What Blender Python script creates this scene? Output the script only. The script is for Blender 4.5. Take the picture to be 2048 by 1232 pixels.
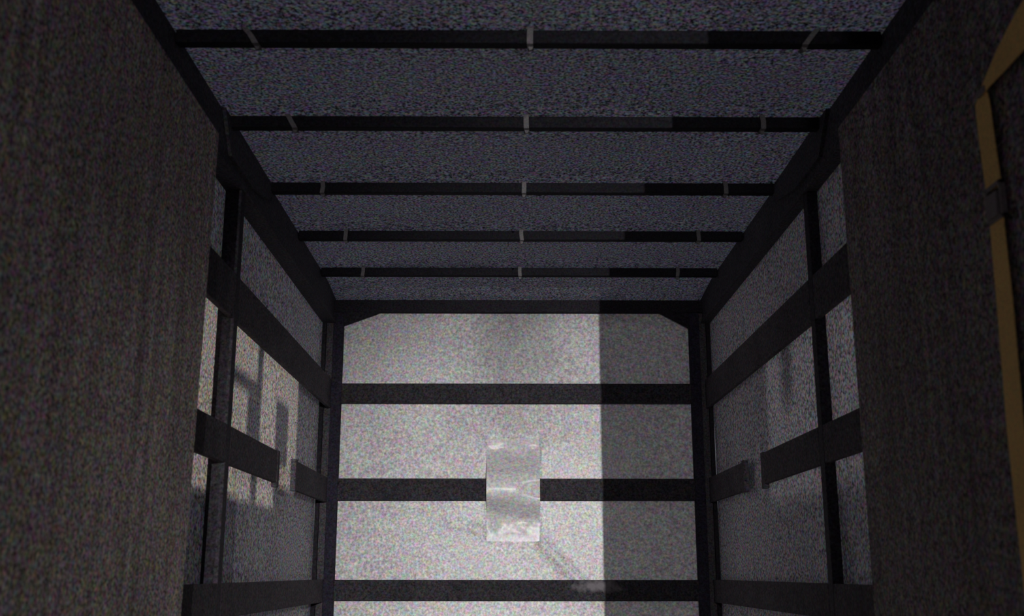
import bpy, bmesh, math, random
from mathutils import Vector, Matrix, noise as mnoise
random.seed(7)
scene = bpy.context.scene
C = scene.collection
for o in list(bpy.data.objects): bpy.data.objects.remove(o)

# ------------------------------------------------------------------ camera, world, lights, exposure
EYE = 1.05                      # camera height above the load floor; heights below are written relative to it and lifted by EYE
cam = bpy.data.cameras.new('camera')
cam.sensor_width = 36.0
cam.lens = 2181.0 / 2048.0 * 36.0
cam.clip_start = 0.02
cam.dof.use_dof = True
cam.dof.focus_distance = 6.6
cam.dof.aperture_fstop = 2.8
co = bpy.data.objects.new('camera', cam); C.objects.link(co)
co.location = (0, 0, EYE)
co.rotation_euler = (math.pi / 2 + 0.2379, -0.0005, -0.0047)
scene.camera = co

world = bpy.data.worlds.new('night_sky'); scene.world = world
world.use_nodes = True
wb = world.node_tree.nodes['Background']
wb.inputs['Color'].default_value = (0.88, 0.88, 1.0, 1)
wb.inputs['Strength'].default_value = 0.19

def lamp(name, loc, watts, col, radius):
    l = bpy.data.lights.new(name, 'POINT'); l.energy = watts; l.color = col; l.shadow_soft_size = radius
    o = bpy.data.objects.new(name, l); C.objects.link(o); o.location = loc
    return o
def spot(name, loc, aim, watts, col, radius, angle, blend):
    l = bpy.data.lights.new(name, 'SPOT'); l.energy = watts; l.color = col; l.shadow_soft_size = radius
    l.spot_size = math.radians(angle); l.spot_blend = blend
    o = bpy.data.objects.new(name, l); C.objects.link(o); o.location = loc
    o.rotation_euler = (Vector(aim) - Vector(loc)).to_track_quat('-Z', 'Y').to_euler()
    return o
# vehicle lamp behind the open end, added fill beside it, lamps outside both sides
HEADLIGHT = (1.0, -9.0, EYE + 0.7)
LEFT_LAMP = (-7.2, 5.3, EYE + 0.9)
RIGHT_LAMP = (7.2, 5.0, EYE + 0.9)
spot('headlight_near_door', HEADLIGHT, (0.60, 7.45, EYE - 0.08), 8000, (1.0, 0.97, 0.96), 0.008, 20, 1.0)
spot('fill_spot', (0.2, -9.0, EYE + 0.7), (-0.1, 7.45, EYE - 1.0), 1250, (1.0, 0.95, 0.95), 0.05, 34, 1.0)  # added fill spot, brightens what the main beam leaves dark
lamp('left_outside_lamp', LEFT_LAMP, 700, (1.0, 0.88, 0.70), 0.05)
lamp('right_outside_lamp', RIGHT_LAMP, 160, (1.0, 0.95, 0.95), 0.10)

vs = scene.view_settings
vs.view_transform = 'Standard'; vs.look = 'None'; vs.gamma = 1.0; vs.use_curve_mapping = False
vs.exposure = 0.0

# ------------------------------------------------------------------ materials
def new_mat(name):
    m = bpy.data.materials.new(name); m.use_nodes = True
    nt = m.node_tree; nt.nodes.clear()
    return m, nt, nt.nodes, nt.links

def grain_color(nt, base, scale, amount, chroma=0.25, big=0.12, bigscale=2.0, stretch=None):
    """base colour broken up by fine fibre grain, a little hue speckle and broad grime"""
    N, L = nt.nodes, nt.links
    tc = N.new('ShaderNodeTexCoord')
    src = tc.outputs['Object']
    def noise(sc, det, vec, rough=0.6):
        n = N.new('ShaderNodeTexNoise'); n.inputs['Scale'].default_value = sc
        n.inputs['Detail'].default_value = det; n.inputs['Roughness'].default_value = rough
        L.new(vec, n.inputs['Vector']); return n
    fine = noise(scale, 2.0, src)
    broad = noise(bigscale, 3.0, src)
    def ramp(sock, lo, hi):
        half = 0.25
        if hi > 1.95: half *= 0.95 / (hi - 1); lo, hi = 0.05, 1.95          # strong grain: steeper, never below black
        r = N.new('ShaderNodeMapRange'); r.inputs['From Min'].default_value = 0.5 - half; r.inputs['From Max'].default_value = 0.5 + half
        r.inputs['To Min'].default_value = lo; r.inputs['To Max'].default_value = hi; r.clamp = True
        L.new(sock, r.inputs['Value']); return r.outputs['Result']
    f = ramp(fine.outputs['Fac'], 1 - amount, 1 + amount)
    b = ramp(broad.outputs['Fac'], 1 - big, 1 + big)
    mul = N.new('ShaderNodeMath'); mul.operation = 'MULTIPLY'; L.new(f, mul.inputs[0]); L.new(b, mul.inputs[1])
    val = mul.outputs[0]
    if stretch:
        mp = N.new('ShaderNodeMapping'); mp.inputs['Scale'].default_value = stretch[0]; L.new(src, mp.inputs['Vector'])
        s = noise(stretch[1], 4.0, mp.outputs['Vector'], 0.65)
        sv = ramp(s.outputs['Fac'], 1 - stretch[2], 1 + stretch[2])
        m2 = N.new('ShaderNodeMath'); m2.operation = 'MULTIPLY'; L.new(val, m2.inputs[0]); L.new(sv, m2.inputs[1]); val = m2.outputs[0]
    hue = N.new('ShaderNodeMixRGB'); hue.blend_type = 'MIX'; hue.inputs['Fac'].default_value = chroma
    hue.inputs['Color1'].default_value = (0.5, 0.5, 0.5, 1)
    cn = noise(scale * 0.55, 1.0, src); L.new(cn.outputs['Color'], hue.inputs['Color2'])
    m3 = N.new('ShaderNodeVectorMath'); m3.operation = 'SCALE'; L.new(hue.outputs['Color'], m3.inputs[0]); L.new(val, m3.inputs['Scale'])
    m4 = N.new('ShaderNodeVectorMath'); m4.operation = 'MULTIPLY'; L.new(m3.outputs[0], m4.inputs[0])
    m4.inputs[1].default_value = tuple(c * 2 for c in base)
    return m4.outputs[0]

def opaque(name, base, rough=0.7, scale=120, amount=0.2, chroma=0.25, big=0.15, bigscale=3.0, stretch=None, metallic=0.0, spec=0.3):
    m, nt, N, L = new_mat(name)
    out = N.new('ShaderNodeOutputMaterial'); p = N.new('ShaderNodeBsdfPrincipled')
    p.inputs['Roughness'].default_value = rough; p.inputs['Metallic'].default_value = metallic
    p.inputs['Specular IOR Level'].default_value = spec
    L.new(grain_color(nt, base, scale, amount, chroma, big, bigscale, stretch), p.inputs['Base Color'])
    L.new(p.outputs[0], out.inputs[0])
    return m

def tarp(name, diffuse, through, scale=70, amount=0.3, chroma=0.35, big=0.08, bigscale=1.6, gloss=0.02, rough=0.4):
    """coated fabric: reflects on one side and lets part of the light through"""
    m, nt, N, L = new_mat(name)
    out = N.new('ShaderNodeOutputMaterial')
    d = N.new('ShaderNodeBsdfDiffuse'); t = N.new('ShaderNodeBsdfTranslucent'); g = N.new('ShaderNodeBsdfGlossy')
    g.inputs['Roughness'].default_value = rough
    L.new(grain_color(nt, diffuse, scale, amount, chroma, big, bigscale), d.inputs['Color'])
    L.new(grain_color(nt, through, scale, amount, chroma, big, bigscale), t.inputs['Color'])
    a = N.new('ShaderNodeAddShader'); L.new(d.outputs[0], a.inputs[0]); L.new(t.outputs[0], a.inputs[1])
    mx = N.new('ShaderNodeMixShader'); mx.inputs[0].default_value = gloss
    L.new(a.outputs[0], mx.inputs[1]); L.new(g.outputs[0], mx.inputs[2])
    L.new(mx.outputs[0], out.inputs[0])
    return m

M = {}
M['tarp_roof'] = tarp('tarp_roof', (0.14, 0.14, 0.155), (0.137, 0.135, 0.168), scale=85, amount=1.6, chroma=1.0)
M['tarp_side'] = tarp('tarp_side', (0.36, 0.35, 0.375), (0.31, 0.30, 0.325), scale=75, amount=1.2, chroma=0.9)
M['tarp_back'] = tarp('tarp_back', (0.42, 0.41, 0.415), (0.13, 0.13, 0.145), scale=70, amount=0.55, chroma=0.6, big=0.10, bigscale=1.3)
def dark_streak(m):
    """soft streak of darker colour on the rear tarp, fading downward from the header"""
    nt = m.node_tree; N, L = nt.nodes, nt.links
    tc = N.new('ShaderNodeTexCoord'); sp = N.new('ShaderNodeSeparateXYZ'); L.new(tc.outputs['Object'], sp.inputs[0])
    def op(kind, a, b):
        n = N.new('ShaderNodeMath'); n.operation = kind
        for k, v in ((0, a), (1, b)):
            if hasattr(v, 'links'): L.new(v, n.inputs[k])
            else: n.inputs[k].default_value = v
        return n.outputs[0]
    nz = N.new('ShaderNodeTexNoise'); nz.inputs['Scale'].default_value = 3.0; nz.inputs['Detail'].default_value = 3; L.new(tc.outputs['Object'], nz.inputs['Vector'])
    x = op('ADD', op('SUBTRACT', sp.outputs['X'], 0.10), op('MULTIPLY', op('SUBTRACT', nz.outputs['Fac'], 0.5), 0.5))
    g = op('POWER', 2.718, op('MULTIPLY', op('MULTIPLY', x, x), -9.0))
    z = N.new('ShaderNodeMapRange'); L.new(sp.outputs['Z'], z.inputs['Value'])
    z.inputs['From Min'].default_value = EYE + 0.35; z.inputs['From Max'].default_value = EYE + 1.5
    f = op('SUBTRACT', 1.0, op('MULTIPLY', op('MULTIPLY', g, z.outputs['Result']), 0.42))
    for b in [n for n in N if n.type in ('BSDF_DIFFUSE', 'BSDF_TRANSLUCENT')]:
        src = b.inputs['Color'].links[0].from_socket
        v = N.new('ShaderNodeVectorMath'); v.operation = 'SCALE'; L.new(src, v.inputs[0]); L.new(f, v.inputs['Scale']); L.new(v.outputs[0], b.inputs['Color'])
dark_streak(M['tarp_back'])
M['patch'] = tarp('plastic_patch', (0.44, 0.43, 0.435), (0.2, 0.2, 0.2), scale=70, amount=0.3, chroma=0.5, gloss=0.016, rough=0.30)
M['steel'] = opaque('dark_steel', (0.018, 0.016, 0.026), rough=0.7, spec=0.06, scale=90, amount=0.7, chroma=0.6)
M['steel_black'] = opaque('black_steel', (0.016, 0.0145, 0.019), rough=0.7, spec=0.06, scale=90, amount=0.7, chroma=0.6)
M['post'] = opaque('post_steel', (0.050, 0.046, 0.056), rough=0.7, spec=0.06, scale=90, amount=0.7, chroma=0.6)
M['strip'] = opaque('grey_metal_strip', (0.05, 0.047, 0.053), rough=0.7, spec=0.06, scale=90, amount=0.7, chroma=0.6)
M['board'] = opaque('dark_board', (0.026, 0.024, 0.028), rough=0.8, spec=0.06, scale=90, amount=0.8, chroma=0.7, big=0.2, bigscale=4.0)
def pale_spot(m):
    """colour made paler on one stretch of the lowest rear board"""
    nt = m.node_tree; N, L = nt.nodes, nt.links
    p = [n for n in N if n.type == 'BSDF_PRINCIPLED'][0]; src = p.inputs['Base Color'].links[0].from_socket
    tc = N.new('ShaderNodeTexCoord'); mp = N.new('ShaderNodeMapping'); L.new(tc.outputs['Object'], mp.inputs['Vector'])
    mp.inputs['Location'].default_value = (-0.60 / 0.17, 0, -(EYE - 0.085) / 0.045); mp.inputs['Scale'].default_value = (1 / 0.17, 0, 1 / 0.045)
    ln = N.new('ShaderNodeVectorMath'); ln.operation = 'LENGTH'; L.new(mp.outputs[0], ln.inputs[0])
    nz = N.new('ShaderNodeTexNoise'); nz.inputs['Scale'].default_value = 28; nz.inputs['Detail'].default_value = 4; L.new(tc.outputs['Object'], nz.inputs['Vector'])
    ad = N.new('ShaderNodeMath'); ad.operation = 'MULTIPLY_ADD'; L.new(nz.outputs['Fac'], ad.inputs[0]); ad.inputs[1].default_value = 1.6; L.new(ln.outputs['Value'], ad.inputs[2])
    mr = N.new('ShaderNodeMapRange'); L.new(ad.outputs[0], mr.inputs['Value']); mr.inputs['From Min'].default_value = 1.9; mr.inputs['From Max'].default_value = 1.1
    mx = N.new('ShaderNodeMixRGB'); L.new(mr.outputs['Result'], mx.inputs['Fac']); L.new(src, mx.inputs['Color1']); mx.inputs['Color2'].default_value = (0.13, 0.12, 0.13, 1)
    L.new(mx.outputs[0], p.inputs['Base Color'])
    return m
M['board_pale_spot'] = pale_spot(opaque('pale_spot_board', (0.026, 0.024, 0.028), rough=0.8, spec=0.06, scale=90, amount=0.8, chroma=0.7, big=0.2, bigscale=4.0))
M['board_side'] = opaque('brightened_side_board', (0.085, 0.077, 0.087), rough=0.8, spec=0.06, scale=90, amount=0.8, chroma=0.7, big=0.2, bigscale=4.0)  # same board wood, colour lightened to make up for weak side light
M['rail'] = opaque('painted_rail', (0.072, 0.069, 0.080), rough=0.7, spec=0.06, scale=90, amount=0.7, chroma=0.6)
M['bow'] = opaque('bow_aluminium', (0.0135, 0.013, 0.017), rough=0.7, spec=0.06, scale=110, amount=0.6, chroma=0.6)
M['tie'] = opaque('tie_webbing', (0.14, 0.135, 0.14), rough=0.85, scale=150, amount=0.3)
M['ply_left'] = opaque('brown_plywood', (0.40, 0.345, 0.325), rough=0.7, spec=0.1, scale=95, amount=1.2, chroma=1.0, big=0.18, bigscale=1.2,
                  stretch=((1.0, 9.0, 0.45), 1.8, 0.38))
M['ply_right'] = opaque('shaded_plywood', (0.22, 0.19, 0.185), rough=0.7, spec=0.1, scale=95, amount=1.2, chroma=1.0, big=0.18, bigscale=1.2,
                  stretch=((1.0, 9.0, 0.45), 1.8, 0.38))  # same plywood as the left, shade put into the colour
M['webbing'] = opaque('yellow_webbing', (0.95, 0.62, 0.21), rough=0.8, scale=160, amount=0.2, chroma=0.2)
M['buckle'] = opaque('worn_buckle_steel', (0.24, 0.21, 0.205), rough=0.6, scale=150, amount=0.25)
M['floor'] = opaque('load_floor', (0.20, 0.185, 0.18), rough=0.8, scale=60, amount=0.2)
M['yard'] = opaque('asphalt_yard', (0.10, 0.10, 0.10), rough=0.9, scale=30, amount=0.2)
M['plaster'] = opaque('plaster', (0.35, 0.33, 0.31), rough=0.9, scale=30, amount=0.1)

# ------------------------------------------------------------------ builders
def lift(v): return Vector((v[0], v[1], v[2] + EYE))

def add_box(bm, x0, x1, y0, y1, z0, z1, bevel=0.0):
    """box given relative to eye height"""
    r = bmesh.ops.create_cube(bm, size=1.0)
    for v in r['verts']:
        v.co = Vector(((x0 + x1) / 2 + v.co.x * (x1 - x0), (y0 + y1) / 2 + v.co.y * (y1 - y0), (z0 + z1) / 2 + EYE + v.co.z * (z1 - z0)))
    if bevel > 0:
        es = list({e for v in r['verts'] for e in v.link_edges})
        bmesh.ops.bevel(bm, geom=es, offset=bevel, segments=2, affect='EDGES', profile=0.5)

def add_prism(bm, pts, axis, a0, a1):
    """polygon pts (2-D) extruded along axis ('x' -> pts are (y,z); 'y' -> pts are (x,z))"""
    def mk(p, a): return lift((a, p[0], p[1])) if axis == 'x' else lift((p[0], a, p[1]))
    va = [bm.verts.new(mk(p, a0)) for p in pts]; vb = [bm.verts.new(mk(p, a1)) for p in pts]
    bm.faces.new(va); bm.faces.new(list(reversed(vb)))
    n = len(pts)
    for i in range(n):
        bm.faces.new([va[(i + 1) % n], va[i], vb[i], vb[(i + 1) % n]])

def obj(name, bm, mat, parent=None, smooth=False):
    bmesh.ops.recalc_face_normals(bm, faces=bm.faces)
    me = bpy.data.meshes.new(name); bm.to_mesh(me); bm.free()
    me.materials.append(M[mat])
    if smooth:
        for p in me.polygons: p.use_smooth = True
    o = bpy.data.objects.new(name, me); C.objects.link(o)
    if parent: o.parent = parent; o.matrix_parent_inverse = parent.matrix_world.inverted()
    return o

def box_obj(name, b, mat, parent=None, bevel=0.004):
    bm = bmesh.new(); add_box(bm, *b, bevel=bevel); return obj(name, bm, mat, parent)

def thing(name, loc, label, cat, group=None):
    o = bpy.data.objects.new(name, None); C.objects.link(o); o.empty_display_size = 0.05
    o.location = loc; o['label'] = label; o['category'] = cat
    if group: o['group'] = group
    bpy.context.view_layer.update()
    return o

def tag(o, label, cat, group=None):
    o['label'] = label; o['category'] = cat
    if group: o['group'] = group
    return o

def struct(o, label=None):
    o['kind'] = 'structure'
    if label: o['label'] = label
    return o

def sheet(name, mat, origin, ux, uy, nu, nv, disp, keep=None, extra=None):
    """a hanging sheet as a grid: origin + u*ux + v*uy + disp(u,v)*normal; keep(u,v) drops cells (openings)"""
    bm = bmesh.new(); ux, uy, origin = Vector(ux), Vector(uy), Vector(origin)
    n = ux.cross(uy).normalized()
    us = nu if isinstance(nu, list) else [i / nu for i in range(nu + 1)]
    vs_ = nv if isinstance(nv, list) else [j / nv for j in range(nv + 1)]
    g = [[bm.verts.new(lift(origin + ux * u + uy * v + n * disp(u, v))) for u in us] for v in vs_]
    for j in range(len(vs_) - 1):
        for i in range(len(us) - 1):
            if keep and not keep((us[i] + us[i + 1]) / 2, (vs_[j] + vs_[j + 1]) / 2): continue
            bm.faces.new([g[j][i], g[j][i + 1], g[j + 1][i + 1], g[j + 1][i]])
    loose = [v for v in bm.verts if not v.link_faces]
    bmesh.ops.delete(bm, geom=loose, context='VERTS')
    return obj(name, bm, mat, smooth=True)

def wob(x, y, s, a, seed=0.0): return a * mnoise.noise(Vector((x * s, y * s, seed)))

# ------------------------------------------------------------------ main dimensions (metres, heights relative to the eye)
FLOOR = -EYE
XTL, XTR = -1.289, 1.417          # side tarps
XPL, XPR = -1.203, 1.360        # inner faces of side posts, boards and rails
BACK = 7.39                     # front face of the rear frame
BT = 7.447                      # rear tarp
Y0 = -1.2                       # open end behind the camera
BOWS = [3.655, 4.425, 5.25, 6.05, 6.83]   # far lower edge of each roof bow
YP = 4.72                       # side posts

# ------------------------------------------------------------------ setting
struct(box_obj('floor', (XTL - .03, XTR + .03, Y0, BT + .06, FLOOR - .15, FLOOR), 'floor', bevel=0))
bm = bmesh.new(); add_box(bm, -40, 40, -40, 40, FLOOR - 1.3, FLOOR - 1.2)
struct(obj('ground', bm, 'yard'))

def roof_disp(u, v):
    y = Y0 + v * (BT + .03 - Y0); x = u
    k = (y - BOWS[0]) / 0.792
    s = 0.010 * math.sin(math.pi * (k - math.floor(k)))          # billows a little between the bows
    if y > BOWS[-1]: s = -0.055 * ((y - BOWS[-1]) / (BT + .03 - BOWS[-1])) ** 1.0
    return s + wob(u * 6, y, 1.5, 0.004, 3)
struct(sheet('ceiling', 'tarp_roof', (XTL - .015, Y0, 1.917), (XTR - XTL + .03, 0, 0), (0, BT + .03 - Y0, 0), 40, 180, roof_disp))

def side_disp(seed):
    def f(u, v):
        return wob(u * 8, v * 3, 1.3, 0.010, seed) + wob(u * 20, v * 3, 1.0, 0.004, seed + 5)
    return f
H = 1.915 - FLOOR
struct(sheet('wall_left', 'tarp_side', (XTL, Y0, FLOOR), (0, BT - Y0, 0), (0, 0, H), 120, 40, side_disp(1)))
struct(sheet('wall_right', 'tarp_side', (XTR, Y0, FLOOR), (0, BT - Y0, 0), (0, 0, H), 120, 40, side_disp(11)))

# rear tarp with an opening for the clear patch, creased below the patch
PX0, PX1, PZ0, PZ1 = -0.133, 0.217, 0.205, 0.885
def seg_dist(px, pz, a, b):
    ax, az = a; bx, bz = b; t = max(0, min(1, ((px - ax) * (bx - ax) + (pz - az) * (bz - az)) / ((bx - ax) ** 2 + (bz - az) ** 2)))
    return math.hypot(px - ax - t * (bx - ax), pz - az - t * (bz - az)), t
WB = XTR - XTL; HB = 1.86 - FLOOR
def back_disp(u, v):
    x = XTL + u * WB; z = FLOOR + v * HB
    d = wob(x, z, 1.1, 0.010, 20) + wob(x, z, 3.0, 0.004, 24)
    for a, b, amp, w in (((0.23, 0.19), (0.63, -0.20), 0.020, 0.030), ((-0.15, 0.27), (-0.40, 0.33), 0.010, 0.028),
                         ((0.05, 0.90), (0.03, 1.55), 0.008, 0.09), ((-0.14, 0.86), (-0.38, 0.98), 0.006, 0.04), ((0.23, 0.80), (0.52, 0.93), 0.006, 0.05)):
        dist, t = seg_dist(x, z, a, b)
        d += amp * math.exp(-(dist / w) ** 2) * (1 - 0.5 * t)
    # towards the camera is negative here
    edge = min(abs(x - PX0), abs(x - PX1)) if PZ0 < z < PZ1 else 1
    if PX0 - .001 <= x <= PX1 + .001 and PZ0 - .001 <= z <= PZ1 + .001: return 0.0
    return d
def axis(lo, hi, n, cuts):
    a = [i / n for i in range(n + 1)] + [(c - lo) / (hi - lo) for c in cuts]
    a.sort(); r = [a[0]]
    cu = [(c - lo) / (hi - lo) for c in cuts]
    for t in a[1:]:
        if t - r[-1] < 0.35 / n:
            if any(abs(t - c) < 1e-9 for c in cu): r[-1] = t
            continue
        r.append(t)
    return r
hole = lambda u, v: not (PX0 < XTL + u * WB < PX1 and PZ0 < FLOOR + v * HB < PZ1)
struct(sheet('wall_back', 'tarp_back', (XTL, BT, FLOOR), (WB, 0, 0), (0, 0, HB), axis(XTL, XTR, 150, [PX0, PX1]), axis(FLOOR, 1.86, 150, [PZ0, PZ1]), back_disp, hole))
# hem of the roof tarp folded down over the outside of the rear tarp
struct(sheet('trim_1', 'tarp_back', (XTL, BT + .03, 1.738), (WB, 0, 0), (0, 0, 1.868 - 1.738), 60, 4, lambda u, v: wob(u * 10, v, 1, 0.004, 31)),
       'folded hem of the roof tarp along the top of the rear tarp')

# unseen walls added outside, cut to shape the lamp light on the tarps
def light_mask(name, X, lampP, tarpX, holes_out, bars, y0, y1, z0, z1, thick):
    """wall at x = X with one opening; rectangles are given where their light falls on the tarp"""
    def m(y, z):
        s = (X - lampP[0]) / (tarpX - lampP[0]); lz = lampP[2] - EYE
        return lampP[1] + (y - lampP[1]) * s, lz + (z - lz) * s
    a = m(holes_out[0], holes_out[2]); b = m(holes_out[1], holes_out[3])
    bm = bmesh.new(); X0, X1 = X - thick / 2, X + thick / 2
    add_box(bm, X0, X1, y0, a[0], z0, z1); add_box(bm, X0, X1, b[0], y1, z0, z1)
    add_box(bm, X0, X1, a[0], b[0], z0, a[1]); add_box(bm, X0, X1, a[0], b[0], b[1], z1)
    w = struct(obj(name, bm, 'plaster'))
    for (p0, p1, q0, q1) in bars:
        c = m(p0, q0); d = m(p1, q1)
        bm = bmesh.new(); add_box(bm, X - .01, X + .01, c[0], d[0], c[1], d[1])
        obj('light_mask_bar', bm, 'steel', w)  # added bars, sized by the shade they throw on the tarp
    return w
light_mask('wall_light_mask_left', -3.6, LEFT_LAMP, XTL, (3.2, 6.70, 0.34, 1.20),
       [(5.57, 5.69, 0.86, 1.22), (4.92, 5.60, 0.875, 0.955), (5.40, 5.69, 0.52, 0.87), (5.53, 5.66, 0.32, 0.53), (6.07, 6.42, 0.60, 0.95), (6.08, 6.72, .32, .47)],
       -2.0, 13.0, FLOOR - 1.2, 2.6, 0.04)
light_mask('wall_light_mask_right', 3.8, RIGHT_LAMP, XTR, (3.2, 5.90, 0.36, 1.20),
       [(5.35, 5.55, 0.82, 1.22)], -2.0, 13.0, FLOOR - 1.2, 5.0, 0.04)
# door leaf half closed across the right of the open end: the edge of its shadow runs down the rear tarp
dx = HEADLIGHT[0] + (0.643 - HEADLIGHT[0]) * (Y0 - .03 - HEADLIGHT[1]) / (BT - HEADLIGHT[1])
struct(box_obj('door_1', (dx, XTR, Y0 - .04, Y0 - .01, FLOOR, 1.9), 'steel', bevel=0))

# ------------------------------------------------------------------ plywood linings at the near end
def panel(name, x0, x1, yend, tilt, mat, label):
    bm = bmesh.new()
    add_box(bm, x0, x1, Y0 + .02, yend, FLOOR, 1.70, 0.003)
    for v in bm.verts:
        if v.co.y > yend - .1: v.co.y += tilt * (v.co.z - EYE)
    return tag(obj(name, bm, mat), label, 'panel', 'plywood lining panels')
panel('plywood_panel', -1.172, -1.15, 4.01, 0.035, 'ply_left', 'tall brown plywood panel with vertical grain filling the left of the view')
panel('plywood_panel', 1.30, 1.322, 3.995, 0.0, 'ply_right', 'tall shaded brown plywood panel behind the yellow strap on the right')

# ------------------------------------------------------------------ frame
for sx, label in ((-1, 'black steel roof rail running above the left plywood panel'), (1, 'black steel roof rail running above the right plywood panel')):
    xi = XPL if sx < 0 else XPR; xo = xi + sx * (0.080 if sx < 0 else 0.052)
    r = thing('roof_rail', (xi, 3, EYE + 1.68), label, 'rail', 'roof rails')
    a, b = sorted((xi, xo))
    box_obj('beam', (a, b, Y0, BACK + .06, 1.685, 1.905), 'rail', r)
    a, b = sorted((xi - sx * .012, xi))
    box_obj('lower_lip', (a, b, Y0, BACK - .01, 1.685, 1.70), 'rail', r, .002)
    bm = bmesh.new(); add_prism(bm, [(YP - .45, 1.903), (YP + .60, 1.903), (YP + .42, 1.80), (YP + .10, 1.745), (YP - .30, 1.745)], 'x', *sorted((xi - sx * .0005, xi - sx * .016)))
    obj('post_bracket', bm, 'rail', r)

POS = ['nearest the camera, first', 'second', 'third', 'fourth', 'fifth']
ordn = ['first roof bow from the camera', 'second roof bow from the camera', 'third roof bow from the camera', 'fourth roof bow from the camera', 'fifth roof bow, closest to the rear header']
for i, y in enumerate(BOWS):
    bm = bmesh.new()
    n = 14; x0, x1 = XPL + .002, XPR - .002; d = 0.05; zb, zt = 1.86, 1.913
    add_box(bm, x0, x1, y - d, y, zb, zt, 0.006)
    o = obj('roof_bow', bm, 'bow')
    tag(o, 'dark straight crossbar under the roof tarp, ' + ordn[i], 'roof bow', 'roof bows')

TX = (-0.93, 0.083, 1.10)
TN = ('left', 'middle', 'right')
TS = [(0.045, 0.0, -0.045), (0.03, 0.0, 0.0), (0.0, 0.0, 0.0), (0.0, 0.0, 0.0), (0.0, 0.0, 0.0)]
for i, y in enumerate(BOWS):
    for k in range(3):
        bm = bmesh.new(); w = 0.022; sk = TS[i][k]; th = 0.003; x = TX[k]
        # loop of webbing around the bow, leaning where it has slipped
        path = [(y - .025, 1.918), (y - .053, 1.9165), (y - .056, 1.886), (y - .054, 1.857), (y - .025, 1.855), (y + .003, 1.857), (y + .005, 1.886), (y + .003, 1.9165)]
        rows = []
        for (py, pz) in path:
            off = sk * (1.887 - pz) / .06 + random.uniform(-.003, .003)
            cy, cz = y - .025, 1.887
            q = Vector((0, py - cy, pz - cz)); q = q * (1 + .003 / max(q.length, .01))
            rows.append([bm.verts.new(lift((x + off + s * w / 2, p[0], p[1]))) for s, p in ((-1, (py, pz)), (1, (py, pz)), (1, (cy + q.y, cz + q.z)), (-1, (cy + q.y, cz + q.z)))])
        m_ = len(rows)
        for a in range(m_):
            A, B = rows[a], rows[(a + 1) % m_]
            for e in range(4):
                bm.faces.new([A[e], A[(e + 1) % 4], B[(e + 1) % 4], B[e]])
        # short knotted tail under the bow
        add_prism(bm, [(x + sk * .5 - .010, 1.856), (x + sk * .5 + .010, 1.856), (x + sk * .5 + .006, 1.842), (x + sk * .5 - .004, 1.838)], 'y', y - .036, y - .026)
        o = obj('tie_strap', bm, 'tie')
        tag(o, 'pale webbing tie looped at the %s of the %s' % (TN[k], ordn[i].split(',')[0]), 'tie strap', 'tie straps on the roof bows')

# rear header with corner gussets
h = thing('header_beam', (0.08, BACK, EYE + 1.76), 'dark header beam across the top of the rear frame with angled corner gussets', 'beam')
box_obj('beam', (-1.283, 1.411, BACK, BACK + .040, 1.762, 1.850), 'steel_black', h)
for pts in ([(-1.15, 1.77), (-0.875, 1.77), (-0.905, 1.754), (-1.137, 1.668), (-1.15, 1.668)], [(1.275, 1.77), (1.05, 1.77), (1.08, 1.754), (1.263, 1.652), (1.275, 1.652)]):
    bm = bmesh.new(); add_prism(bm, pts, 'y', BACK + .004, BACK + .03); obj('gusset', bm, 'steel_black', h)

# rear corner posts: column, lighter grey recessed strip, narrow outer flange
for sx, xi, label in ((-1, -1.135, 'dark steel corner post with grooved side at the left of the bright rear tarp'), (1, 1.263, 'dark steel corner post with grooved side at the right of the rear tarp')):
    t = thing('corner_post', (xi, BACK, 0), label, 'post', 'rear corner posts')
    def bx(nm, d0, d1, y0, y1, mat, z1=1.69):
        a, b = sorted((xi + sx * d0, xi + sx * d1)); return box_obj(nm, (a, b, y0, y1, FLOOR, z1), mat, t, .003)
    bx('column', 0, .070, BACK - .005, BACK + .040, 'steel', 1.76)
    bx('groove_strip', .070, .118, BACK + .012, BACK + .038, 'strip', 1.76)
    bx('outer_flange', .118, .146, BACK - .005, BACK + .040, 'steel_black', 1.76)

# board rows (height ranges relative to the eye)
ROW_BACK = [(1.122, 1.258), (0.467, 0.613), (-0.182, -0.048)]
ROW_SIDE = [(1.088, 1.288), (0.455, 0.620), (-0.190, -0.045)]
ROWN = ['upper', 'middle', 'lowest']
# side posts
for sx, label in ((-1, 'dark steel side post standing beyond the left plywood panel'), (1, 'dark steel side post standing beyond the right plywood panel')):
    xi = XPL if sx < 0 else XPR
    t = thing('side_post', (xi, YP, 0), label, 'post', 'side posts')
    a, b = sorted((xi, xi + sx * (.075 if sx < 0 else .048)))
    box_obj('column', (a, b, YP - .035, YP + .035, FLOOR, 1.685), 'post', t)

def board(b, label, group, caps=(), mat='board'):
    t = thing('side_board', ((b[0] + b[1]) / 2, (b[2] + b[3]) / 2, EYE + b[4]), label, 'board', group)
    box_obj('plank', b, mat, t, .004)
    for c in caps: box_obj('end_cap', c, mat, t, .003)
    return t
# rear boards
board((-1.135, 1.263, BACK - .008, BACK + .020, *ROW_BACK[0]), 'dark upper board crossing the full width of the rear tarp', 'rear boards')
board((-1.135, PX0, BACK - .008, BACK + .020, *ROW_BACK[1]), 'dark middle rear board left of the shiny plastic patch', 'rear boards')
board((PX1, 1.263, BACK - .008, BACK + .020, *ROW_BACK[1]), 'dark middle rear board right of the shiny plastic patch', 'rear boards')
low = board((-1.135, 1.263, BACK - .008, BACK + .020, *ROW_BACK[2]), 'dark lowest board crossing the rear tarp, pale at one spot', 'rear boards', (), 'board_pale_spot')
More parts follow.
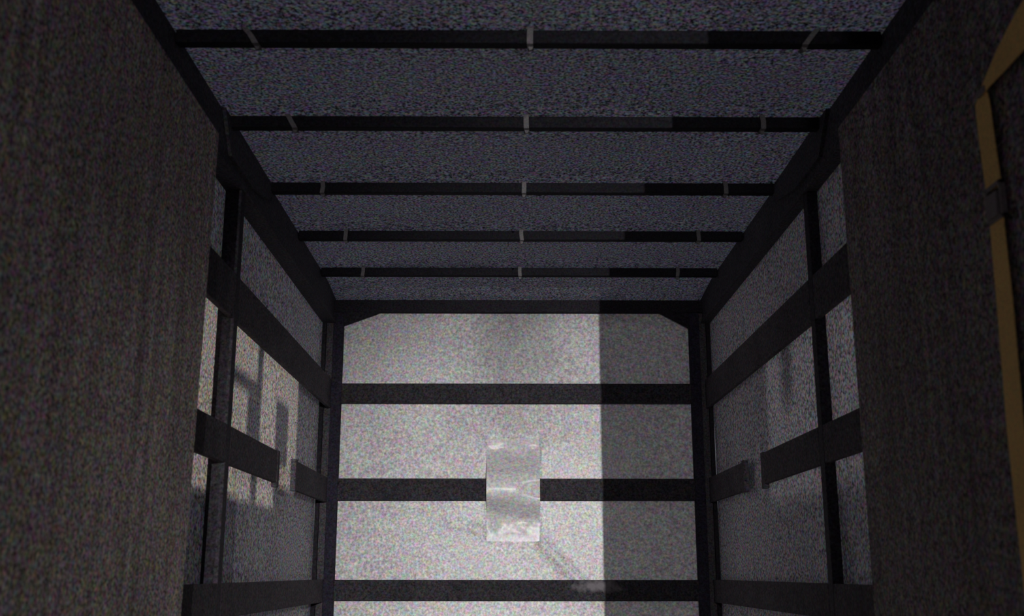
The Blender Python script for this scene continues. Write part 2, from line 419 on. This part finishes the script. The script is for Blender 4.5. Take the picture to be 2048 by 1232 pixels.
# boards along the sides, in the pockets of posts, middle row broken by a gap
for sx, side in ((-1, 'left'), (1, 'right')):
    xi = XPL if sx < 0 else XPR
    a, b = sorted((xi, xi + sx * .026))
    ye = BACK - .006
    for r, (z0, z1) in enumerate(ROW_SIDE):
        board((a, b, 3.0, YP - .036, z0, z1), 'short visible end of the %s %s board, between plywood panel and side post' % (ROWN[r], side), 'boards along the sides', (), 'board_side')
        if r == 1:
            g0, g1 = (5.80, 6.26) if sx < 0 else (5.86, 6.30)
            board((a, b, YP + .036, g0, z0, z1), 'dark middle %s board from the side post up to the gap' % side, 'boards along the sides',
                  [(min(a, b) - .002, max(a, b) + .002, g0 - .05, g0 + .004, z0 - .022, z1 + .004)], 'board_side')
            board((a, b, g1, ye, z0, z1), 'short dark middle %s board between the gap and the rear corner post' % side, 'boards along the sides',
                  [(min(a, b) - .002, max(a, b) + .002, g1 - .004, g1 + .05, z0 - .006, z1 + .010)], 'board_side')
        else:
            board((a, b, YP + .036, ye, z0, z1), 'dark %s board on the %s side from side post to rear corner' % (ROWN[r], side), 'boards along the sides', (), 'board_side')

# ------------------------------------------------------------------ shiny plastic patch in the rear tarp
prof = [(0.90, 0.0), (0.81, -.006), (0.77, -.020), (0.70, -.075), (0.635, -.130), (0.59, -.150), (0.54, -.155), (0.495, -.150), (0.465, -.128),
        (0.41, -.050), (0.375, -.012), (0.35, -.002), (0.19, 0.0)]
def smooth_prof(z):
    for (za, da), (zb, db) in zip(prof, prof[1:]):
        if zb <= z <= za:
            return da + (db - da) * (za - z) / (za - zb)
    return 0
def soft_prof(z): return sum(smooth_prof(z + k * .006) * w for k, w in ((-3, .08), (-2, .14), (-1, .18), (0, .2), (1, .18), (2, .14), (3, .08)))
NU, NV = 40, 130
def patch_disp(u, v):
    z = PZ0 - .004 + v * (PZ1 - PZ0 + .008); x = PX0 - .003 + u * (PX1 - PX0 + .006)
    ev = min(1, min(v, 1 - v) * 12); e = min(1, min(u, 1 - u) * 9) * ev
    d = soft_prof(z + 0.045 * (u - .35) * math.exp(-((z - 0.40) / .08) ** 2))
    crumple = math.exp(-((z - 0.82) / .035) ** 2) + 0.9 * math.exp(-((z - 0.30) / .05) ** 2) + 0.10
    d += crumple * (wob(x * 1.2, z, 13, 0.008, 40) + wob(x, z, 6, 0.012, 44)) * e
    d += 0.085 * max(0, u - .55) * math.exp(-((z - 0.535) / .05) ** 2)
    return -d - 0.001
t = thing('plastic_patch', (0.04, BT, EYE + 0.21), 'shiny crumpled grey plastic patch in the middle of the bright rear tarp', 'patch')
s = sheet('sheet', 'patch', (PX0 - .003, BT - .002, PZ0 - .004), (PX1 - PX0 + .006, 0, 0), (0, 0, PZ1 - PZ0 + .008), NU, NV, patch_disp)
s.parent = t; s.matrix_parent_inverse = t.matrix_world.inverted()

# ------------------------------------------------------------------ yellow strap on the right panel
def ribbon(name, pts, mat, parent, x_face, th=0.003):
    """flat webbing lying on the panel: pts are (y, z, width, direction angle, lift off the panel)"""
    bm = bmesh.new(); rows = []
    for (y, z, w, ang, off) in pts:
        dy, dz = math.cos(ang) * w / 2, math.sin(ang) * w / 2
        rows.append([bm.verts.new(lift(p)) for p in ((x_face - off, y - dy, z - dz), (x_face - off, y + dy, z + dz), (x_face - off - th, y + dy, z + dz), (x_face - off - th, y - dy, z - dz))])
    for a in range(len(rows) - 1):
        for e in range(4): bm.faces.new([rows[a][e], rows[a][(e + 1) % 4], rows[a + 1][(e + 1) % 4], rows[a + 1][e]])
    bm.faces.new(rows[0]); bm.faces.new(rows[-1])
    return obj(name, bm, mat, parent, smooth=False)
def lerp(a, b, t): return a + (b - a) * t
def dense(keys, n=8):
    out = []
    for a, b in zip(keys, keys[1:]):
        for i in range(n):
            out.append(tuple(lerp(p, q, i / n) for p, q in zip(a, b)))
    out.append(keys[-1]); return out
XF = 1.30
t = thing('lashing_strap', (XF - .01, 2.73, 0), 'yellow webbing lashing strap hanging down the right plywood panel with a dark buckle', 'strap')
P90 = math.pi / 2
ribbon('upper_webbing', dense([(1.60, 1.48, .125, P90, .012), (2.20, 1.365, .125, P90, .016), (2.47, 1.318, .115, P90 - .05, .018), (2.60, 1.292, .075, P90 - .25, .018), (2.69, 1.272, .035, P90 - .5, .016), (2.725, 1.262, .026, P90 - .8, .014)]), 'webbing', t, XF)
ribbon('hanging_webbing', dense([(2.725, 1.266, .045, 0.35, .010), (2.733, 1.235, .085, 0.25, .012), (2.728, 1.15, .088, 0.1, .014), (2.722, 0.985, .088, 0.05, .012)]), 'webbing', t, XF)
ribbon('lower_webbing', dense([(2.700, 0.925, .035, 0.5, .010), (2.722, 0.885, .080, 0.2, .014), (2.726, 0.68, .088, 0.05, .014), (2.738, 0.36, .092, 0, .016), (2.742, 0.0, .092, 0, .014), (2.745, FLOOR + .01, .092, 0, .012)]), 'webbing', t, XF)
bm = bmesh.new()
for (ya, yb, za, zb) in ((2.676, 2.686, .895, .998), (2.758, 2.768, .895, .998), (2.676, 2.768, .986, .998), (2.676, 2.768, .895, .907)):
    add_box(bm, XF - .020, XF - .004, ya, yb, za, zb, .002)
b = obj('buckle', bm, 'buckle', t)
bm = bmesh.new(); add_box(bm, XF - .026, XF - .014, 2.692, 2.752, .905, .972, .003); obj('buckle_lever', bm, 'buckle', b)
bm = bmesh.new(); add_box(bm, XF - .022, XF, 2.70, 2.752, 1.255, 1.275, .004); obj('guide_loop', bm, 'buckle', t)
